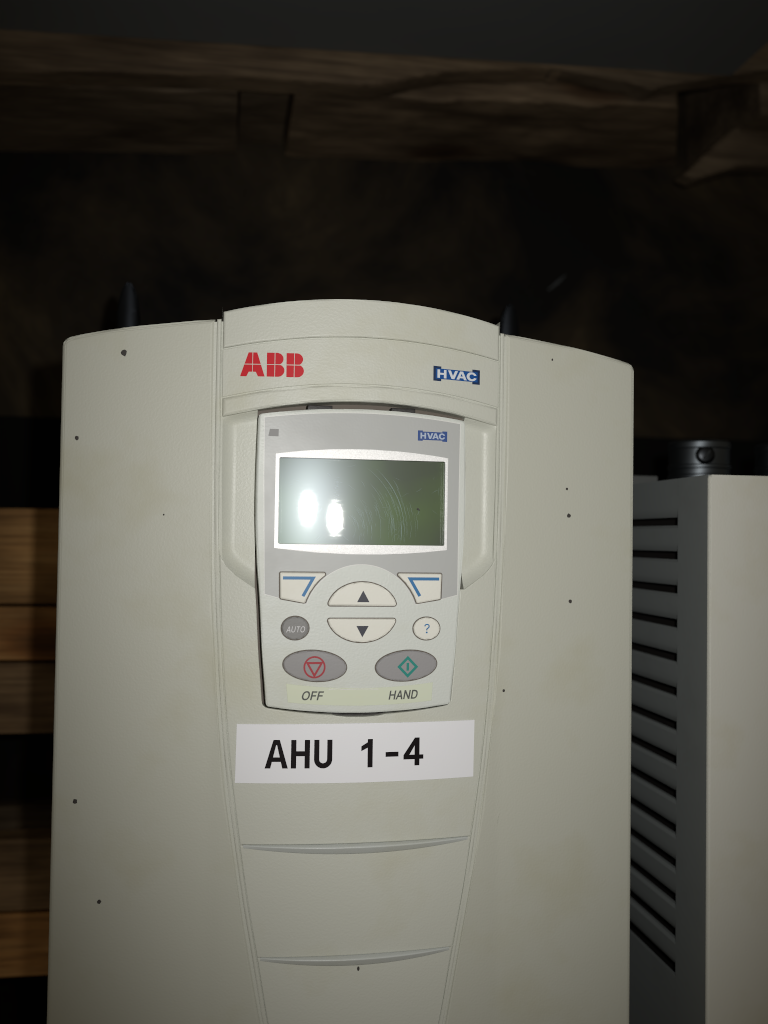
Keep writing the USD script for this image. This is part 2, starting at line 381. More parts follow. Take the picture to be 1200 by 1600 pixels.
obj('corner_block', worn(486, 560, -4, 60, FLOOR + 1, -262, 8.0), 'wood_grey', t2)
brace = Polygon([(262, 255), (271, 252), (300, 262.5), (304, 264), (330, 266), (333, 287), (327, 301), (308, 298), (290, 283)])
obj('broken_brace', slab(brace, -290, -304, 3.0, 3), 'wood_grey', t2, label='broken slanting piece at the pallet corner')
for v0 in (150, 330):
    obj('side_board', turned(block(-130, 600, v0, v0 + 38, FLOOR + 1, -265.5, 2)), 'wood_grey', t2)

c2 = thing('grey_cabinet', 'dark grey metal cabinet standing on the worn pallet along the top of the picture', 'cabinet', (40, 400, -245))
A2 = math.radians(2.0)
def face2(mesh):
    v, f, _ = meshkit.arrays(mesh); v = np.array(v, float)
    x = -178 + v[:, 0]*math.cos(A2) - v[:, 1]*math.sin(A2); y = 286 + v[:, 0]*math.sin(A2) + v[:, 1]*math.cos(A2)
    return trimesh.Trimesh(np.column_stack([x, y, v[:, 2]]), f, process=False)
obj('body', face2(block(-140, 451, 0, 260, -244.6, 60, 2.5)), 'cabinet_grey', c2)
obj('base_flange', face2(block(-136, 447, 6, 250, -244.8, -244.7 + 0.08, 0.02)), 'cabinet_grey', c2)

# ------------------------------------------------------------------ the drive
drive = thing('motor_drive', 'large cream motor drive with arched top, lying on the pallet, keypad in its middle', 'motor drive', (0, -160, -240))
STRIP = [(78, 48.9), (60, 48.9), (40, 48.9), (20, 48.8), (5, 48.5), (-10, 48.1), (-35, 46.9), (-60, 45.0), (-79, 43.1), (-104, 39.6), (-121, 36.9), (-141, 33.2), (-164, 29.0), (-200, 21.5), (-240, 12.0), (-262, 7.0)]
sp = spline([(x, y) for y, x in STRIP], 5)          # inner edge of the rib strip, right side: (x, y)
def side(xoff):
    return [(x + xoff, y) for x, y in sp]
def mirror(p): return affinity.scale(p, -1, 1, origin=(0, 0))

top_line = spline([(-102.2, 65.0), (-98, 67.0), (-81, 70.4), (-66, 72.3), (-50, 74.0), (0, 77.0), (50, 74.0), (66, 72.3), (81, 70.4), (98, 67.0), (102.2, 65.0)], 6)
corner = [(98, 67.0), (99.9, 66.6), (101.3, 65.8), (102.1, 64.7), (102.4, 63.4)]
cl = [(-x + 0.7, y) for x, y in corner[::-1]]
TOPPOLY = Polygon(cl + [tuple(q) for q in top_line if -97 < q[0] < 98] + corner + [(102.4, -262), (-101.7, -262)])
side_zone = Polygon([(120, 90)] + [(x + 2.2, y) for x, y in sp] + [(120, -262)])
for s in (-1, 1):
    q = (side_zone if s > 0 else mirror(side_zone)).buffer(0).intersection(TOPPOLY)
    obj('side_panel', slab(q, 0.0, -14, 1.6, 4, crown, 5), 'cover_plastic', drive, label='left half of the cream cover' if s < 0 else 'right half of the cream cover')
for s in (-1, 1):
    a = [(x + 0.16, y) for x, y in sp]; b = [(x + 1.62, y) for x, y in sp]
    q = Polygon(a + b[::-1]).buffer(0).intersection(TOPPOLY.buffer(-0.15))
    q = q if s > 0 else mirror(q)
    obj('rib_strip', slab(q, 0.32, -12, 0.6, 4, crown, 4), 'centre_plastic', drive)

def arc(x0, y_mid, y_end, n=24, xm=48.4):
    xs = np.linspace(-xm, xm, n)
    return [(x, y_mid - (y_mid - y_end) * (x / xm) ** 2) for x in xs]
X1 = 48.5
top = arc(0, 81.9, 76.3); l1 = arc(0, 68.6, 63.6); l2 = arc(0, 52.7, 47.1); lipc = arc(0, 46.75, 40.5)
up = lambda c, d: [(x, y + d) for x, y in c]
obj('top_cap', slab(Polygon(top + up(l1, 0.22)[::-1]), 0.75, -12, 0.8, 4, crown, 4), 'centre_plastic', drive)
obj('logo_band', slab(Polygon(up(l1, -0.22) + up(l2, 0.12)[::-1]), 0.15, -12, 0.22, 2, crown, 4), 'centre_plastic', drive)
obj('hood_lip', slab(Polygon(up(l2, -0.12) + lipc[::-1]), 0.30, -9.0, 1.3, 5, crown, 3.0), 'centre_plastic', drive)

for s in (-1, 1):
    q = Polygon([(x - 0.9, y) for x, y in sp] + [(x + 3.2, y) for x, y in sp][::-1]).buffer(0).intersection(TOPPOLY.buffer(-1.0))
    obj('seam_bed', slab(q if s > 0 else mirror(q), -0.5, -13, 0, 1, crown, 4), 'centre_plastic', drive)
obj('seam_bed', slab(Polygon(up(top, -2.5) + up(l2, -1.5)[::-1]).intersection(sbox(-48, 0, 48, 90)), -0.4, -11, 0, 1, crown, 4), 'centre_plastic', drive)

# the finger scoops beside the keypad
KX = -0.75                                       # the keypad sits a hair left of the drive's axis
def scoop_outline(s):
    lip_in = [(x, y + 1.2) for x, y in lipc if 36.6 < x < 48.2]
    lip_in = [(36.3, 44.6)] + lip_in + [(48.45, 41.7)]
    low = spline([(48.45, -3.0), (47.9, -6.2), (46.3, -9.2), (43.5, -12.2), (39.8, -14.8), (36.3, -17.2)], 5)
    return lip_in, low
def make_scoop(s):
    lip_in, low = scoop_outline(s)
    q = Polygon(lip_in + [tuple(c) for c in low]).buffer(0)
    wall = LineString([(48.45, 60)] + [tuple(c) for c in low] + [(30, -20.8)])
    lip_wall = LineString(lip_in)
    def warp(v):
        d = shapely.distance(wall, shapely.points(v[:, 0], v[:, 1]))
        t = np.clip(d / 5.6, 0, 1)
        dl = shapely.distance(lip_wall, shapely.points(v[:, 0], v[:, 1]))
        tl = np.clip((dl - 1.0) / 4.0, 0, 1)
        dep = (3.7 * (1 - (1 - t) ** 2.0) + np.clip(d - 5.6, 0, None) * 0.05) * (0.22 + 0.78 * (1 - (1 - tl) ** 2.2)) + 0.5
        v[:, 2] = np.where(v[:, 2] > -5, v[:, 2] - dep, v[:, 2] - 4)
        v[:, 0] *= s
        return crown(v)
    m = slab(q, -0.15, -8.0, 0, 1, warp, 0.9)
    if s < 0: m = trimesh.Trimesh(m.vertices, m.faces[:, ::-1], process=False)
    return m
for s in (-1, 1):
    obj('finger_scoop', make_scoop(s), 'centre_plastic', drive, label='hollow finger grip left of the keypad' if s < 0 else 'hollow finger grip right of the keypad')

# lower centre panels, with the keypad pocket cut out
kp_pts_r = [(35.35, 41.0), (35.75, 25), (35.8, 8), (35.0, -8), (33.9, -22), (32.9, -38), (32.0, -48), (31.3, -56.0)]
kp_right = spline(kp_pts_r, 5)
kp_top = [(x, 43.9 - 2.8 * (x / 35.35) ** 2) for x in np.linspace(-35.35, 35.35, 25)]
kp_bot = [(x, -58.7 + 2.6 * (x / 31.3) ** 2) for x in np.linspace(31.3, -31.3, 25)]
kp = Polygon([(x, y) for x, y in kp_top] + [tuple(c) for c in kp_right[1:-1]] + kp_bot + [(-x, y) for x, y in kp_right[1:-1]][::-1])
kp = kp.buffer(-1.2, join_style='round', quad_segs=6).buffer(1.2, join_style='round', quad_segs=6)
kp = affinity.translate(kp, KX, 0)
hole = kp.buffer(1.15)
thumb = affinity.translate(affinity.scale(Point(0, 0).buffer(1.0, quad_segs=12), 9.4, 1.15), KX, -59.3)
inner = [(x - 0.0, y) for x, y in sp]
center = Polygon([(x, y) for x, y in inner] + [(-x, y) for x, y in inner][::-1])
scoop_zone = Polygon([(-48.9, 80), (48.9, 80)] + [tuple(c) for c in spline([(48.45, -3.0), (47.9, -6.2), (46.3, -9.2), (43.5, -12.2), (39.8, -14.8), (36.3, -17.2)], 5)] + [(0, -17.5)] +
                     [(-x, y) for x, y in spline([(48.45, -3.0), (47.9, -6.2), (46.3, -9.2), (43.5, -12.2), (39.8, -14.8), (36.3, -17.2)], 5)[::-1]])
B1, B2 = -104.0, -141.2
pa = center.intersection(sbox(-60, B1 + 1.0, 60, 90)).difference(scoop_zone).difference(hole).difference(thumb)
pb = center.intersection(sbox(-60, B2 + 1.0, 60, B1 + 0.8))
pc = center.intersection(sbox(-60, -262, 60, B2 + 0.8))
obj('front_panel', slab(pa, 0.0, -11, 0.45, 3, crown, 4), 'centre_plastic', drive, label='tapering centre panel round the keypad')
obj('front_panel', slab(pb, 0.0, -11, 0.3, 2, crown, 4), 'centre_plastic', drive)
obj('front_panel', slab(pc, 0.0, -11, 0.3, 2, crown, 4), 'centre_plastic', drive)
def ridge(yc, xw):
    nu, nv = 60, 12
    u = np.linspace(-1, 1, nu); V = []
    for a in u:
        w = 0.5 + 2.5 * (1 - a * a); h = 0.10 + 1.9 * (1 - a * a) ** 0.8
        for b in np.linspace(0, 1, nv):
            prof = min(1.0, (b / 0.2)) ** 0.5 * (1 - max(0.0, b - 0.2) / 0.8) ** 0.85
            V.append((a * xw, yc + 1.0 - b * (w + 0.6), h * prof - (0.25 if b in (0.0, 1.0) else 0.0)))
    V = crown(np.array(V)); i = np.arange(nu * nv).reshape(nu, nv)
    F = np.stack([i[:-1, :-1], i[:-1, 1:], i[1:, 1:], i[1:, :-1]], -1).reshape(-1, 4)
    return V, F
obj('grip_ridge', ridge(B1, 38.6), 'ridge_plastic', drive, smooth=True)
obj('grip_ridge', ridge(B2, 32.3), 'ridge_plastic', drive, smooth=True)
vent = affinity.scale(Point(0.45, -144.8).buffer(1.0), 0.42, 0.75)
obj('pin_hole', slab(vent, 0.06, -0.4, 0, 1, crown), 'speck_dark', drive)
# pocket floor behind the keypad, and the metal body under the cover
obj('pocket_floor', slab(sbox(-37.6, -64, 37.6, 48), -8.2, -9.5), 'slot_dark', drive)
obj('thumb_recess', slab(thumb, -2.5, -5), 'black_plastic', drive)
obj('housing', slab(Polygon([(-100, -262), (100, -262), (100, 62.5), (60, 69), (0, 72.5), (-60, 69), (-100, 62.5)]), -15.6, -240, 2), 'chassis_grey', drive)
def lug(xc):
    q = Polygon([(xc - 5.3, 60)] + [(xc + 5.3 * math.cos(a), 97 + 19.5 * math.sin(a)) for a in np.linspace(math.pi, 0, 20)] + [(xc + 5.3, 60)])
    q = q.difference(affinity.scale(Point(xc, 90).buffer(2.6), 1, 1.3))
    def bulge(v):
        d = np.abs(v[:, 0] - xc) / 5.3
        v[:, 2] += np.where(v[:, 2] > -132, -1.6 * d ** 2, 0); return v
    return slab(q, -128, -134, 1.2, 4, bulge, 1.6)
for s in (-1, 1):
    obj('mounting_lug', lug(-92.3 if s < 0 else 90.2), 'lug_steel', drive)

# red logo: three heavy letters cut by fine cross lines
def logo():
    x0, x1, y0, y1 = -42.5, -21.1, 54.4, 62.55
    W = 860.0; sx = (x1 - x0) / W; sy = (y1 - y0) / 325.0
    A = Polygon([(0, 0), (110, 325), (225, 325), (330, 0), (240, 0), (210, 62), (115, 62), (85, 0)])
    def Bl(x):
        upper = unary_union([sbox(x, 160, x + 140, 325), affinity.scale(Point(x + 135, 243).buffer(1, quad_segs=16), 88, 82)])
        lower = unary_union([sbox(x, 0, x + 150, 170), affinity.scale(Point(x + 145, 85).buffer(1, quad_segs=16), 92, 85)])
        return unary_union([upper, lower])
    cut = unary_union([sbox(-10, 160, 900, 170), sbox(162, -10, 171, 400), sbox(461, -10, 470, 400), sbox(723, -10, 732, 400)])
    g = unary_union([A, Bl(358), Bl(622)]).difference(cut)
    return [affinity.translate(affinity.scale(q, sx, sy, origin=(0, 0)), x0, y0) for q in polys(g)]
for q in sorted(logo(), key=lambda q: (q.centroid.x, -q.centroid.y)):
    obj('logo_piece', slab(q, 0.24, 0.10, 0, 1, crown, 2.5), 'red_print', drive)

# the blue badge
def hvac(x0, x1, y0, y1):
    t_ = 0.27
    H = unary_union([sbox(0, 0, t_, 1), sbox(0.68, 0, 0.68 + t_, 1), sbox(0, 0.39, 0.9, 0.62)])
    V = Polygon([(1.12, 1), (1.42, 1), (1.65, 0.36), (1.88, 1), (2.18, 1), (1.80, 0), (1.50, 0)])
    A = Polygon([(2.02, 0), (2.42, 1), (2.74, 1), (3.14, 0), (2.84, 0), (2.77, 0.2), (2.39, 0.2), (2.32, 0)]).difference(Polygon([(2.46, 0.40), (2.70, 0.40), (2.58, 0.74)]))
    C = ell2(3.68, 0.5, 0.55, 0.53).difference(ell2(3.70, 0.5, 0.27, 0.29)).difference(Polygon([(3.70, 0.42), (4.4, 0.30), (4.4, 0.70), (3.70, 0.58)]))
    g = affinity.translate(affinity.scale(unary_union([H, V, A, C]), (x1 - x0) / 4.2, y1 - y0, origin=(0, 0)), x0, y0)
    return slab(g, 1.0, 0.0)
def ell2(cx, cy, a, b): return affinity.translate(affinity.scale(Point(0, 0).buffer(1, quad_segs=12), a, b), cx, cy)
def badge(xl, xr, yl, yr, h, notch, z, warp, mats, parent, base_name):
    xm0, xm1 = xl, xr
    sl_ = (yr - yl) / (xr - xl)
    def tilt(v):
        v = np.array(v); v[:, 1] += sl_ * (v[:, 0] - xl); return warp(v) if warp else v
    nx = (xr - xl) * 0.165; ny = h * notch
    plate = sbox(xl, yl, xr, yl + h).difference(sbox(xl + nx, yl + h - ny, xr - nx, yl + h + 1)).difference(sbox(xl + nx, yl - 1, xr - nx, yl + ny))
    endsq = unary_union([sbox(xl, yl, xl + nx, yl + h).difference(sbox(xl + nx * 0.3, yl + ny, xl + nx + 1, yl + h - ny)),
                         sbox(xr - nx, yl, xr, yl + h).difference(sbox(xr - nx - 1, yl + ny, xr - nx * 0.3, yl + h - ny))])
    pl = obj(base_name, slab(plate, z + 0.12, z, 0, 1, tilt, 2.5), mats[0], parent)
    tx = hvac(xl + (xr - xl) * 0.085, xr - (xr - xl) * 0.075, yl + h * 0.215, yl + h * 0.785)
    if mats[2]:
        obj('badge_end', slab(endsq, z + 0.17, z + 0.05, 0, 1, tilt, 2.5), mats[2], pl if parent.count('/') < 3 else parent)
    obj('badge_lettering', lay(tx, z + 0.21, z + 0.06, tilt), mats[1], pl if parent.count('/') < 3 else parent, smooth=False)
badge(23.9, 41.15, 55.25, 54.75, 5.15, 0.15, 0.12, crown, ('blue_print', 'white_print', 'navy_print'), drive, 'badge')

# white paper label with heavy letters
def stroke(pts, w=2.0):
    return LineString(pts).buffer(w / 2, cap_style='flat', join_style='mitre', mitre_limit=6)
label_poly = Polygon([(-41.45, -62.75), (0, -62.55), (40.6, -62.75), (40.35, -82.35), (0, -82.5), (-41.75, -82.35)])
lb = obj('paper_label', slab(label_poly, 0.30, 0.02, 0, 1, crown, 3), 'paper_white', drive, label='white paper label with black letters below the keypad')
def heavy():
    g = {}
    yb, yt = -77.45, -67.95; hh = yt - yb; w = 1.72
    def put(n, shp): g[n] = shp
    lg_ = Polygon([(-32.0, yb), (-29.2, yt), (-28.13, yt), (-28.13, yt - 1.7), (-28.3, yt - 1.7), (-30.15, yb)])
    A = unary_union([lg_, affinity.scale(lg_, -1, 1, origin=(-28.15, 0)), sbox(-30.4, yb + 2.2, -25.9, yb + 3.7)])
    put('A', A)
    put('H', unary_union([sbox(-23.3, yb, -23.3 + w, yt), sbox(-18.75, yb, -18.75 + w, yt), sbox(-23, yb + 4.1, -17.5, yb + 5.75)]))
    r = 3.05
    U = unary_union([sbox(-15.6, yb + 3.0, -15.6 + w, yt), sbox(-9.5 - w, yb + 3.0, -9.5, yt)])
    cx, cy = -12.55, yb + 3.0
    ring = Point(cx, cy).buffer(3.05, quad_segs=14).difference(affinity.scale(Point(cx, cy).buffer(1, quad_segs=14), 3.05 - w, 3.05 - w)).intersection(sbox(-20, yb - 2, 0, cy + 0.01))
    put('U', unary_union([U, ring]))
    put('one', unary_union([sbox(2.55, yb, 2.55 + w, yt), Polygon([(2.9, yt), (2.6, yt - 1.0), (0.35, yt - 2.4), (0.35, yt - 4.0), (2.9, yt - 2.7)])]))
    put('dash', sbox(8.75, yb + 3.35, 13.2, yb + 4.95))
    put('four', unary_union([sbox(18.9, yb + 0.1, 18.9 + w, yt + 0.05), sbox(15.0, yb + 2.25, 22.0, yb + 3.75), Polygon([(15.0, yb + 3.7), (18.95, yt), (19.5, yt), (19.5, yt - 1.6), (17.0, yb + 3.7)]).buffer(0)]))
    return g
for n, q in heavy().items():
    obj('label_letter' if n != 'dash' else 'label_dash', slab(q, 0.36, 0.2, 0, 1, crown, 2.5), 'black_ink', lb)

# specks of dirt on the cover
SPECKS = [(-81.2, 61.5, 1.15), (-96.1, 32.4, 0.75), (-67, 7.1, 0.35), (-94, -88.5, 0.85), (-85.4, -121.6, 0.75), (69.1, 65.6, 0.4), (75.3, 19, 0.5), (76.2, 9.3, 0.8), (77, -21.7, 0.75), (51.7, -53, 0.55), (34.9, 46.4, 0.35)]
for x, y, r in SPECKS:
    th = np.linspace(0, 2 * math.pi, 11)[:-1]
    q = Polygon([(x + r * (0.8 + 0.4 * random.random()) * math.cos(a) * 0.85, y + r * (0.8 + 0.4 * random.random()) * math.sin(a)) for a in th])
    obj('dirt_speck', slab(q, 0.22, -0.1, min(0.14, r * 0.3), 2, crown), 'speck_dark', drive)

# ------------------------------------------------------------------ the keypad (clips into the drive, lifts out)
FZ = 2.6
keypad = thing('keypad', 'control keypad with scratched display and buttons clipped into the large drive', 'keypad', (KX, -8, -12))
obj('body', slab(kp.difference(sbox(-29.3, -2.4, 27.95, 27.05)), FZ, -8, 0.7, 4, None, 6), 'keypad_plastic', keypad)
for x in (-15.5, 13.2):
    obj('clip', slab(sbox(x - 4.2, 42.6, x + 4.2, 45.0), 0.6, -3, 0.4, 2), 'black_plastic', keypad)
CX, CY = KX, -28.2
disc = lambda r: Point(CX, CY).buffer(r, quad_segs=24)
ov_top = [(x + KX, 42.6 - 2.75 * (x / 35.35) ** 2) for x in np.linspace(-33.7, 33.7, 21)]
ov = Polygon(ov_top + [(33.5 + KX, 20), (33.4 + KX, -19.0), (28.4 + KX, -20.35), (15 + KX, -23), (-15 + KX, -23), (-27.7 + KX, -20.35), (-32.7 + KX, -19.0), (-33.5 + KX, 20)]).difference(disc(19.3))
soft = {}
for s in (-1, 1):
    a = sbox(10, -24, 27.6, -11.65)
    a = Polygon([(11.5, -11.65), (27.55, -11.65), (27.35, -20.3), (18.4, -21.9), (10, -23.5)]).difference(Point(0, CY).buffer(20.1, quad_segs=24))
    a = max(polys(a), key=lambda q: q.area)
    a = a.buffer(-0.5, quad_segs=4).buffer(0.5, quad_segs=4)
    soft[s] = affinity.translate(a if s > 0 else mirror(a), KX, 0)
ovc = ov.difference(soft[1].buffer(0.35)).difference(soft[-1].buffer(0.35)).difference(disc(18.9))
lcd_hole = sbox(-29.0, -2.1, 27.65, 26.75).buffer(-0.5).buffer(0.5)
frame_top = [(-30.4, 28.0)] + [(x, 30.2 - 2.2 * ((x + 0.85) / 29.5) ** 2) for x in np.linspace(-30, 28.3, 17)] + [(28.7, 28.0)]
frame_bot = [(28.6, -3.6)] + [(x, -5.4 + 1.8 * ((x + 0.85) / 29.5) ** 2) for x in np.linspace(28.3, -30, 17)] + [(-30.45, -3.5)]
frame = Polygon(frame_top + frame_bot).buffer(0)
for q in polys(ovc.difference(lcd_hole)):
    if q.area > 40: obj('overlay', slab(q.difference(frame.buffer(-0.6)), FZ + 0.16, FZ - 0.1, 0.08, 1), 'overlay_grey', keypad, label='grey front foil round the display')
edge_ring = ov.difference(ov.buffer(-0.22)).difference(soft[1].buffer(0.3)).difference(soft[-1].buffer(0.3))
obj('overlay_edge', slab(edge_ring, FZ + 0.20, FZ - 0.05), 'overlay_edge', keypad)
obj('display_frame', slab(frame.difference(lcd_hole), FZ + 0.34, FZ - 0.5, 0.12, 2), 'bezel_silver', keypad)
# clear window, faintly crowned sideways, and the tilted glass below it
nx, ny = 40, 8
wx = np.linspace(-28.95, 27.6, nx); wy = np.linspace(-2.05, 26.7, ny)
WZ = lambda x: FZ + 0.28 - ((x + 0.7) ** 2) / (2 * 341.0)
gx, gy = np.meshgrid(wx, wy, indexing='ij')
i = np.arange(nx * ny).reshape(nx, ny)
F = np.stack([i[:-1, :-1], i[1:, :-1], i[1:, 1:], i[:-1, 1:]], -1).reshape(-1, 4)
obj('display_window', (np.column_stack([gx.ravel(), gy.ravel(), WZ(gx.ravel())]), F), 'clear_window', keypad, smooth=True)
TX, TY = 0.0575, math.tan(math.radians(0.5))
lg = slab(sbox(-29.5, -2.6, 28.1, 27.2), 0.0, -0.8, 0, 1, None, 1.6)
v = np.array(lg.vertices); v[:, 2] += FZ - 3.0 + v[:, 0] * TX - (v[:, 1] - 12) * TY - (v[:, 0] + 0.7) ** 2 / (2 * 341.0); lg = trimesh.Trimesh(v, lg.faces, process=False)
# the glass sits in a well cut through the body: the body is built around it
obj('display_glass', lg, 'lcd_glass', keypad, smooth=40)
# fine scratches wiped into the window
def ribbon(cx, cy, r, a0, a1, w, wob):
    n = 10; a = np.linspace(a0, a1, n); rr = r + wob * np.sin(np.linspace(0, 3, n))
    prof = w * np.sin(np.linspace(0.15, math.pi - 0.15, n))
    p0 = np.column_stack([cx + (rr - prof/2) * np.cos(a), cy + (rr - prof/2) * np.sin(a)]); p1 = np.column_stack([cx + (rr + prof/2) * np.cos(a), cy + (rr + prof/2) * np.sin(a)])
    v = np.vstack([p0, p1]); k = np.arange(n - 1)
    return v, np.column_stack([k, k + n, k + 1 + n, k + 1])
SV, SF = [], []; o = 0
def scr(*a):
    global o
    v, f = ribbon(*a)
    if (v[:, 0].min() < -28.5) or (v[:, 0].max() > 27.2) or v[:, 1].min() < -1.8 or v[:, 1].max() > 26.4: return
    SV.append(v); SF.append(f + o); o += len(v)
for k in range(150):
    r = rng.choice([rng.normal(13, 3.0), rng.normal(24, 1.5), rng.normal(29.0, 1.6), rng.uniform(8, 36)])
    a0 = rng.uniform(-0.35, 0.55); scr(-11 - r * 0.15, 2.0, r, a0, a0 + rng.uniform(0.08, 0.35) * (1 if r < 25 else 0.8), rng.uniform(0.025, 0.075), rng.uniform(-0.3, 0.3))
scr(-15, 2.0, 28.6, -0.1, 0.85, 0.11, 0.2); scr(-15, 2.0, 26.8, 0.1, 0.95, 0.08, 0.1); scr(-14, 3, 19.5, -0.2, 0.5, 0.07, 0.1)
for k in range(40):
    x, y = rng.uniform(-27, 26), rng.uniform(-1, 25.5); r = rng.uniform(5, 30); a0 = rng.uniform(0, 6.28)
    scr(x - r * math.cos(a0), y - r * math.sin(a0), r, a0, a0 + rng.uniform(1.0, 3.5) / r, rng.uniform(0.02, 0.06), 0.05)
for k in range(34):
    y = rng.uniform(10, 21.0); scr(-10.6 + rng.normal(0, 0.5), y - 30, 30, 1.52, 1.52 + rng.uniform(0.02, 0.05), 0.07, 0.0)
sv = np.vstack(SV)
obj('scratches', (np.column_stack([sv, WZ(sv[:, 0]) + 0.03]), np.vstack(SF)), 'scratch', keypad, smooth=False, kind='stuff')
sp_ = Polygon([(18.0, 10.4), (18.7, 10.0), (19.1, 9.7), (18.9, 10.3), (18.3, 10.8)])
obj('dirt_speck', slab(sp_, WZ(18.5) + 0.08, WZ(18.5) + 0.02), 'speck_dark', keypad)
# print on the foil
obj('indicator', slab(Polygon([(-32.9, 33.75), (-29.5, 33.75), (-29.45, 36.15), (-32.4, 36.15)]), FZ + 0.22, FZ + 0.1), 'mark_grey', keypad)
badge(17.95, 28.2, 33.75, 33.6, 3.55, 0.1, FZ + 0.14, None, ('badge_blue', 'pale_print', None), keypad, 'badge')

# buttons, each in its own dark slot
def button(name, shape, mat, glyphs, z=FZ + 0.95, label=None, r=0.6):
    b = obj(name, slab(shape, z, FZ - 1, r, 4), mat, keypad, label=label)
    obj('slot', slab(shape.buffer(0.33).difference(shape.buffer(-0.05)), FZ + 0.19, FZ - 0.4), 'slot_dark', b)
    for gname, g, gm in glyphs:
        if isinstance(g, trimesh.Trimesh): obj(gname, lay(g, z + 0.05, z - 0.1), gm, b, smooth=False)
        else: obj(gname, slab(g, z + 0.05, z - 0.1), gm, b)
    return b
def ell(cx, cy, a, b, rot=0): return affinity.rotate(affinity.translate(affinity.scale(Point(0, 0).buffer(1, quad_segs=20), a, b), cx, cy), rot)
gl = stroke([(-27.3, -13.45), (-17.2, -13.45), (-20.55, -19.5)], 1.05)
button('soft_key', soft[-1], 'key_plastic', [('corner_mark', gl, 'key_blue')], label='left soft key with a blue corner mark')
gr = stroke([(25.85, -13.45), (15.75, -13.45), (19.2, -19.3)], 1.05)
button('soft_key', soft[1], 'key_plastic', [('corner_mark', gr, 'key_blue')], label='right soft key with a blue corner mark')
upk = ell(-0.4, -24.2, 11.9, 9.5).intersection(sbox(-20, -22.65, 20, 0)).buffer(-0.7).buffer(0.7)
dnk = ell(-0.5, -25.3, 11.9, 9.6).intersection(sbox(-20, -60, 20, -27.0)).buffer(-0.7).buffer(0.7)
button('arrow_key', upk, 'key_plastic', [('arrow', Polygon([(-2.3, -21.4), (-0.25, -17.5), (1.9, -21.4)]), 'dark_ink')], label='up arrow key')
button('arrow_key', dnk, 'key_plastic', [('arrow', Polygon([(-2.4, -29.4), (1.75, -29.4), (-0.35, -33.2)]), 'dark_ink')], label='down arrow key')
button('auto_key', ell(-22.9, -30.15, 4.5, 3.8), 'dark_key', [('lettering', lettering('AUTO', -25.9, -19.7, -31.5, -29.5, False, 0.22), 'grey_text')], label='dark round key marked AUTO')
q = ell(21.8, -30.35, 4.55, 3.75)
button('help_key', q, 'key_plastic', [('question_mark', lettering('?', 20.9, 22.75, -31.9, -28.7), 'key_blue')], label='round key with a blue question mark')
ofc = (-16.3, -43.1)
cg = Point(*ofc).buffer(3.7, quad_segs=20).difference(Point(*ofc).buffer(3.1, quad_segs=20))
tg = Polygon([(ofc[0] - 3.0, ofc[1] + 1.75), (ofc[0] + 3.0, ofc[1] + 1.75), (ofc[0], ofc[1] - 3.5)])
tg = tg.difference(affinity.scale(tg, 0.60, 0.60, origin=(ofc[0], ofc[1])))
button('off_key', ell(-16.1, -42.75, 10.6, 5.05, -4.5), 'grey_key', [('stop_mark', unary_union([cg, tg]), 'key_red')], label='grey oval key with a red stop mark')
hc = (15.35, -43.2)
dg = Polygon([(hc[0] - 3.6, hc[1]), (hc[0], hc[1] + 3.7), (hc[0] + 3.6, hc[1]), (hc[0], hc[1] - 3.7)])
dg = unary_union([dg.difference(affinity.scale(dg, 0.66, 0.66)), sbox(hc[0] - 0.42, hc[1] - 1.3, hc[0] + 0.42, hc[1] + 1.3)])
button('hand_key', ell(14.95, -42.9, 10.5, 5.05, 4.5), 'grey_key', [('start_mark', dg, 'key_green')], label='grey oval key with a green diamond mark')
tp = [(x, -50.35 + 1.75 * (abs(x + 0.5) / 25.0) ** 2) for x in np.linspace(-25.6, 24.3, 15)]
bt = [(x, -56.2 + 1.45 * (abs(x + 0.5) / 25.0) ** 2) for x in np.linspace(23.9, -24.9, 15)]
ts = obj('tape_strip', slab(Polygon(tp + bt), FZ + 0.12, FZ - 0.05, 0.06, 1, None, 3), 'tape_pale', keypad, label='pale green tape strip with the words OFF and HAND')
def rot_text(m, deg, c):
    v = np.array(m.vertices); a = math.radians(deg); d = v[:, :2] - np.array(c)
    v[:, 0] = c[0] + d[:, 0]*math.cos(a) - d[:, 1]*math.sin(a); v[:, 1] = c[1] + d[:, 0]*math.sin(a) + d[:, 1]*math.cos(a); m.vertices = v; return m
obj('lettering', lay(rot_text(lettering('OFF', -20.3, -12.9, -54.2, -51.15, True, 0.22), -1.0, (-16.5, -52.6)), FZ + 0.17, FZ + 0.02), 'text_ink', ts, smooth=False)
obj('lettering', lay(rot_text(lettering('HAND', 9.0, 19.1, -54.25, -51.2, True, 0.22), 1.5, (14, -52.7)), FZ + 0.17, FZ + 0.02), 'text_ink', ts, smooth=False)
crinkle = stroke([(-11.5, -50.75), (-9.8, -50.55), (-8, -50.45), (-6.6, -50.75), (-3, -50.62), (0, -50.6), (5.5, -50.75)], 0.22)
obj('tape_crease', slab(crinkle, FZ + 0.24, FZ + 0.1), 'overlay_edge', ts)

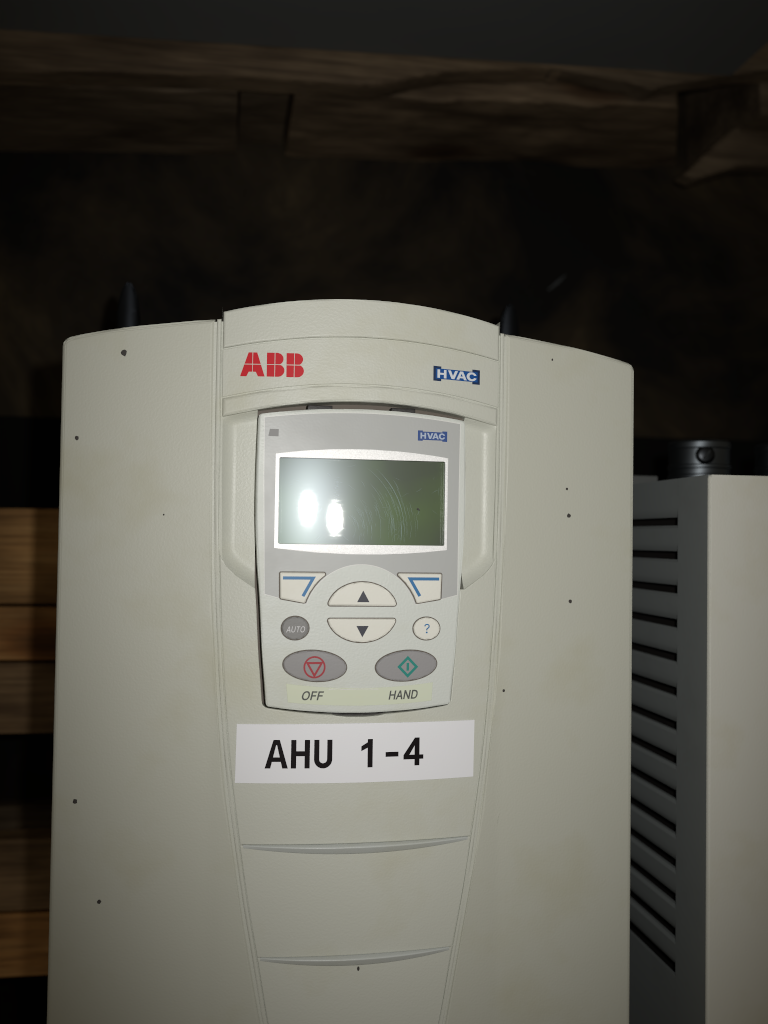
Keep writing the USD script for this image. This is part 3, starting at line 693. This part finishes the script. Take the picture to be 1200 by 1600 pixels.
# ------------------------------------------------------------------ the neighbouring drive
NX, NZ = 131.6, -9.0
nb = thing('louvred_drive', 'cream drive with a dark louvred side and conduit fittings, at the right edge', 'motor drive', (232, -160, -240))
TOPY = 25.8
cover = sbox(NX, -262, NX + 203, TOPY).buffer(-1.5).buffer(1.5, quad_segs=6)
obj('front_cover', slab(cover, NZ, NZ - 1.4, 1.1, 4), 'neighbour_plastic', nb)
SY = [8.8 - 13.68 * k for k in range(14)]
ZA, ZB = -34.6, -190.0          # the louvres run from near the front back into the depth
def wall_piece(y0, y1, z0, z1):
    return block(NX + 0.2, NX + 1.7, y0, y1, z0, z1, 0.02)
sw = [to_tm(wall_piece(-262, TOPY, ZA, NZ - 1.5)), to_tm(wall_piece(-262, TOPY, -240, ZB)), to_tm(wall_piece(SY[0] + 10.0, TOPY, ZB - 0.1, ZA + 0.1)), to_tm(wall_piece(-262, SY[-1] - 1.75, ZB - 0.1, ZA + 0.1))]
obj('side_wall', trimesh.util.concatenate(sw), 'chassis_grey', nb, label='dark grey louvred side wall')
def louvre(y_top, y_bot, lip=0.5):
    """A strip between two slots: flush at its top, its lower edge pressed inwards over the slot below."""
    prof = [(y_top, lip), (y_top - 1.1, 0.0), ((y_top * 0.55 + y_bot * 0.45), 0.0), (y_bot + 3.0, 0.25), (y_bot + 1.4, 0.9), (y_bot, 2.0)]
    V = []
    for z in (ZB, ZA):
        for y, dx in prof: V.append((NX + 0.2 + dx, y, z))
        for y, dx in prof[::-1]: V.append((NX + 1.5 + dx, y, z))
    n = 2 * len(prof); F = []
    for k in range(n):
        a, b = k, (k + 1) % n
        F += [(a, b, b + n), (a, b + n, a + n)]
    F += [(0, k + 1, k) for k in range(1, n - 1)] + [(n, n + k, n + k + 1) for k in range(1, n - 1)]
    t_ = trimesh.Trimesh(V, F, process=False); t_.fix_normals(); return t_
for k in range(14):
    yt_ = SY[0] + 10.0 if k == 0 else SY[k - 1] - 1.75
    obj('louvre', louvre(yt_, SY[k] + 1.55, 1.0 if k else 0.0), 'chassis_grey', nb)
obj('inner_chassis', block(NX + 9, NX + 196, -255, TOPY - 4, -238, NZ - 10, 2), 'black_plastic', nb)
obj('top_wall', block(NX + 1.9, NX + 201, TOPY - 1.6, TOPY - 0.1, -240, NZ - 1.5, 0.3), 'chassis_grey', nb)
obj('right_wall', block(NX + 201.3, NX + 202.8, -262, TOPY, -240, NZ - 1.5, 0.15), 'chassis_grey', nb)
def connector(xc, zc, parent):
    L = 22.5
    prof = [(0.01, 0), (15.5, 0), (15.8, 1.2), (15.8, 3.6), (15.2, 4.4), (14.4, 4.8), (14.4, 6), (13.9, 6.6), (13.9, 9.0), (14.5, 9.5), (14.5, 10.6), (13.9, 11.1), (13.9, L - 4.2), (14.3, L - 3.6), (14.3, L - 1.2), (13.5, L - 0.3), (12.6, L), (11.6, L), (11.2, L - 0.8), (11.2, 2), (0.01, 2)]
    m = lathe(prof, 48)
    v = np.array(m.vertices); v = np.column_stack([v[:, 0] + xc, v[:, 2] + TOPY - 0.1, v[:, 1] + zc])
    mm = trimesh.Trimesh(v, m.faces, process=False); mm.fix_normals()
    c = obj('conduit_fitting', mm, 'zinc', parent)
    sx, sy, sz = xc - 3.8, TOPY + 15.0, zc + 13.2
    s = lathe([(0.01, 1.6), (2.6, 1.6), (3.4, 1.2), (3.8, 0.3), (4.4, 0.0), (4.4, -2), (0.01, -2)], 24)
    v = np.array(s.vertices); a = -0.25
    v = np.column_stack([sx + v[:, 0]*math.cos(a) + v[:, 2]*math.sin(a), sy + v[:, 1], sz + v[:, 2]*math.cos(a) - v[:, 0]*math.sin(a)])
    ss = trimesh.Trimesh(v, s.faces, process=False); ss.fix_normals()
    obj('set_screw', ss, 'dark_steel', c)
    for ang in (0.9,):
        sl2 = block(sx - 2.6, sx + 2.6, sy - 0.5, sy + 0.5, sz + 1.3, sz + 2.0, 0.15)
        v, f, _ = meshkit.arrays(sl2); d = v - np.array([sx, sy, 0]); v2 = np.column_stack([sx + d[:, 0]*math.cos(ang) - d[:, 1]*math.sin(ang), sy + d[:, 0]*math.sin(ang) + d[:, 1]*math.cos(ang), d[:, 2]])
        obj('screw_slot', (v2, f), 'zinc', c)
connector(175.0, -100.0, nb)
connector(220.0, -100.0, nb)
obj('top_flange', block(NX + 6, NX + 20, TOPY, TOPY + 5.2, -106, -94, 0.5), 'cabinet_grey', nb)
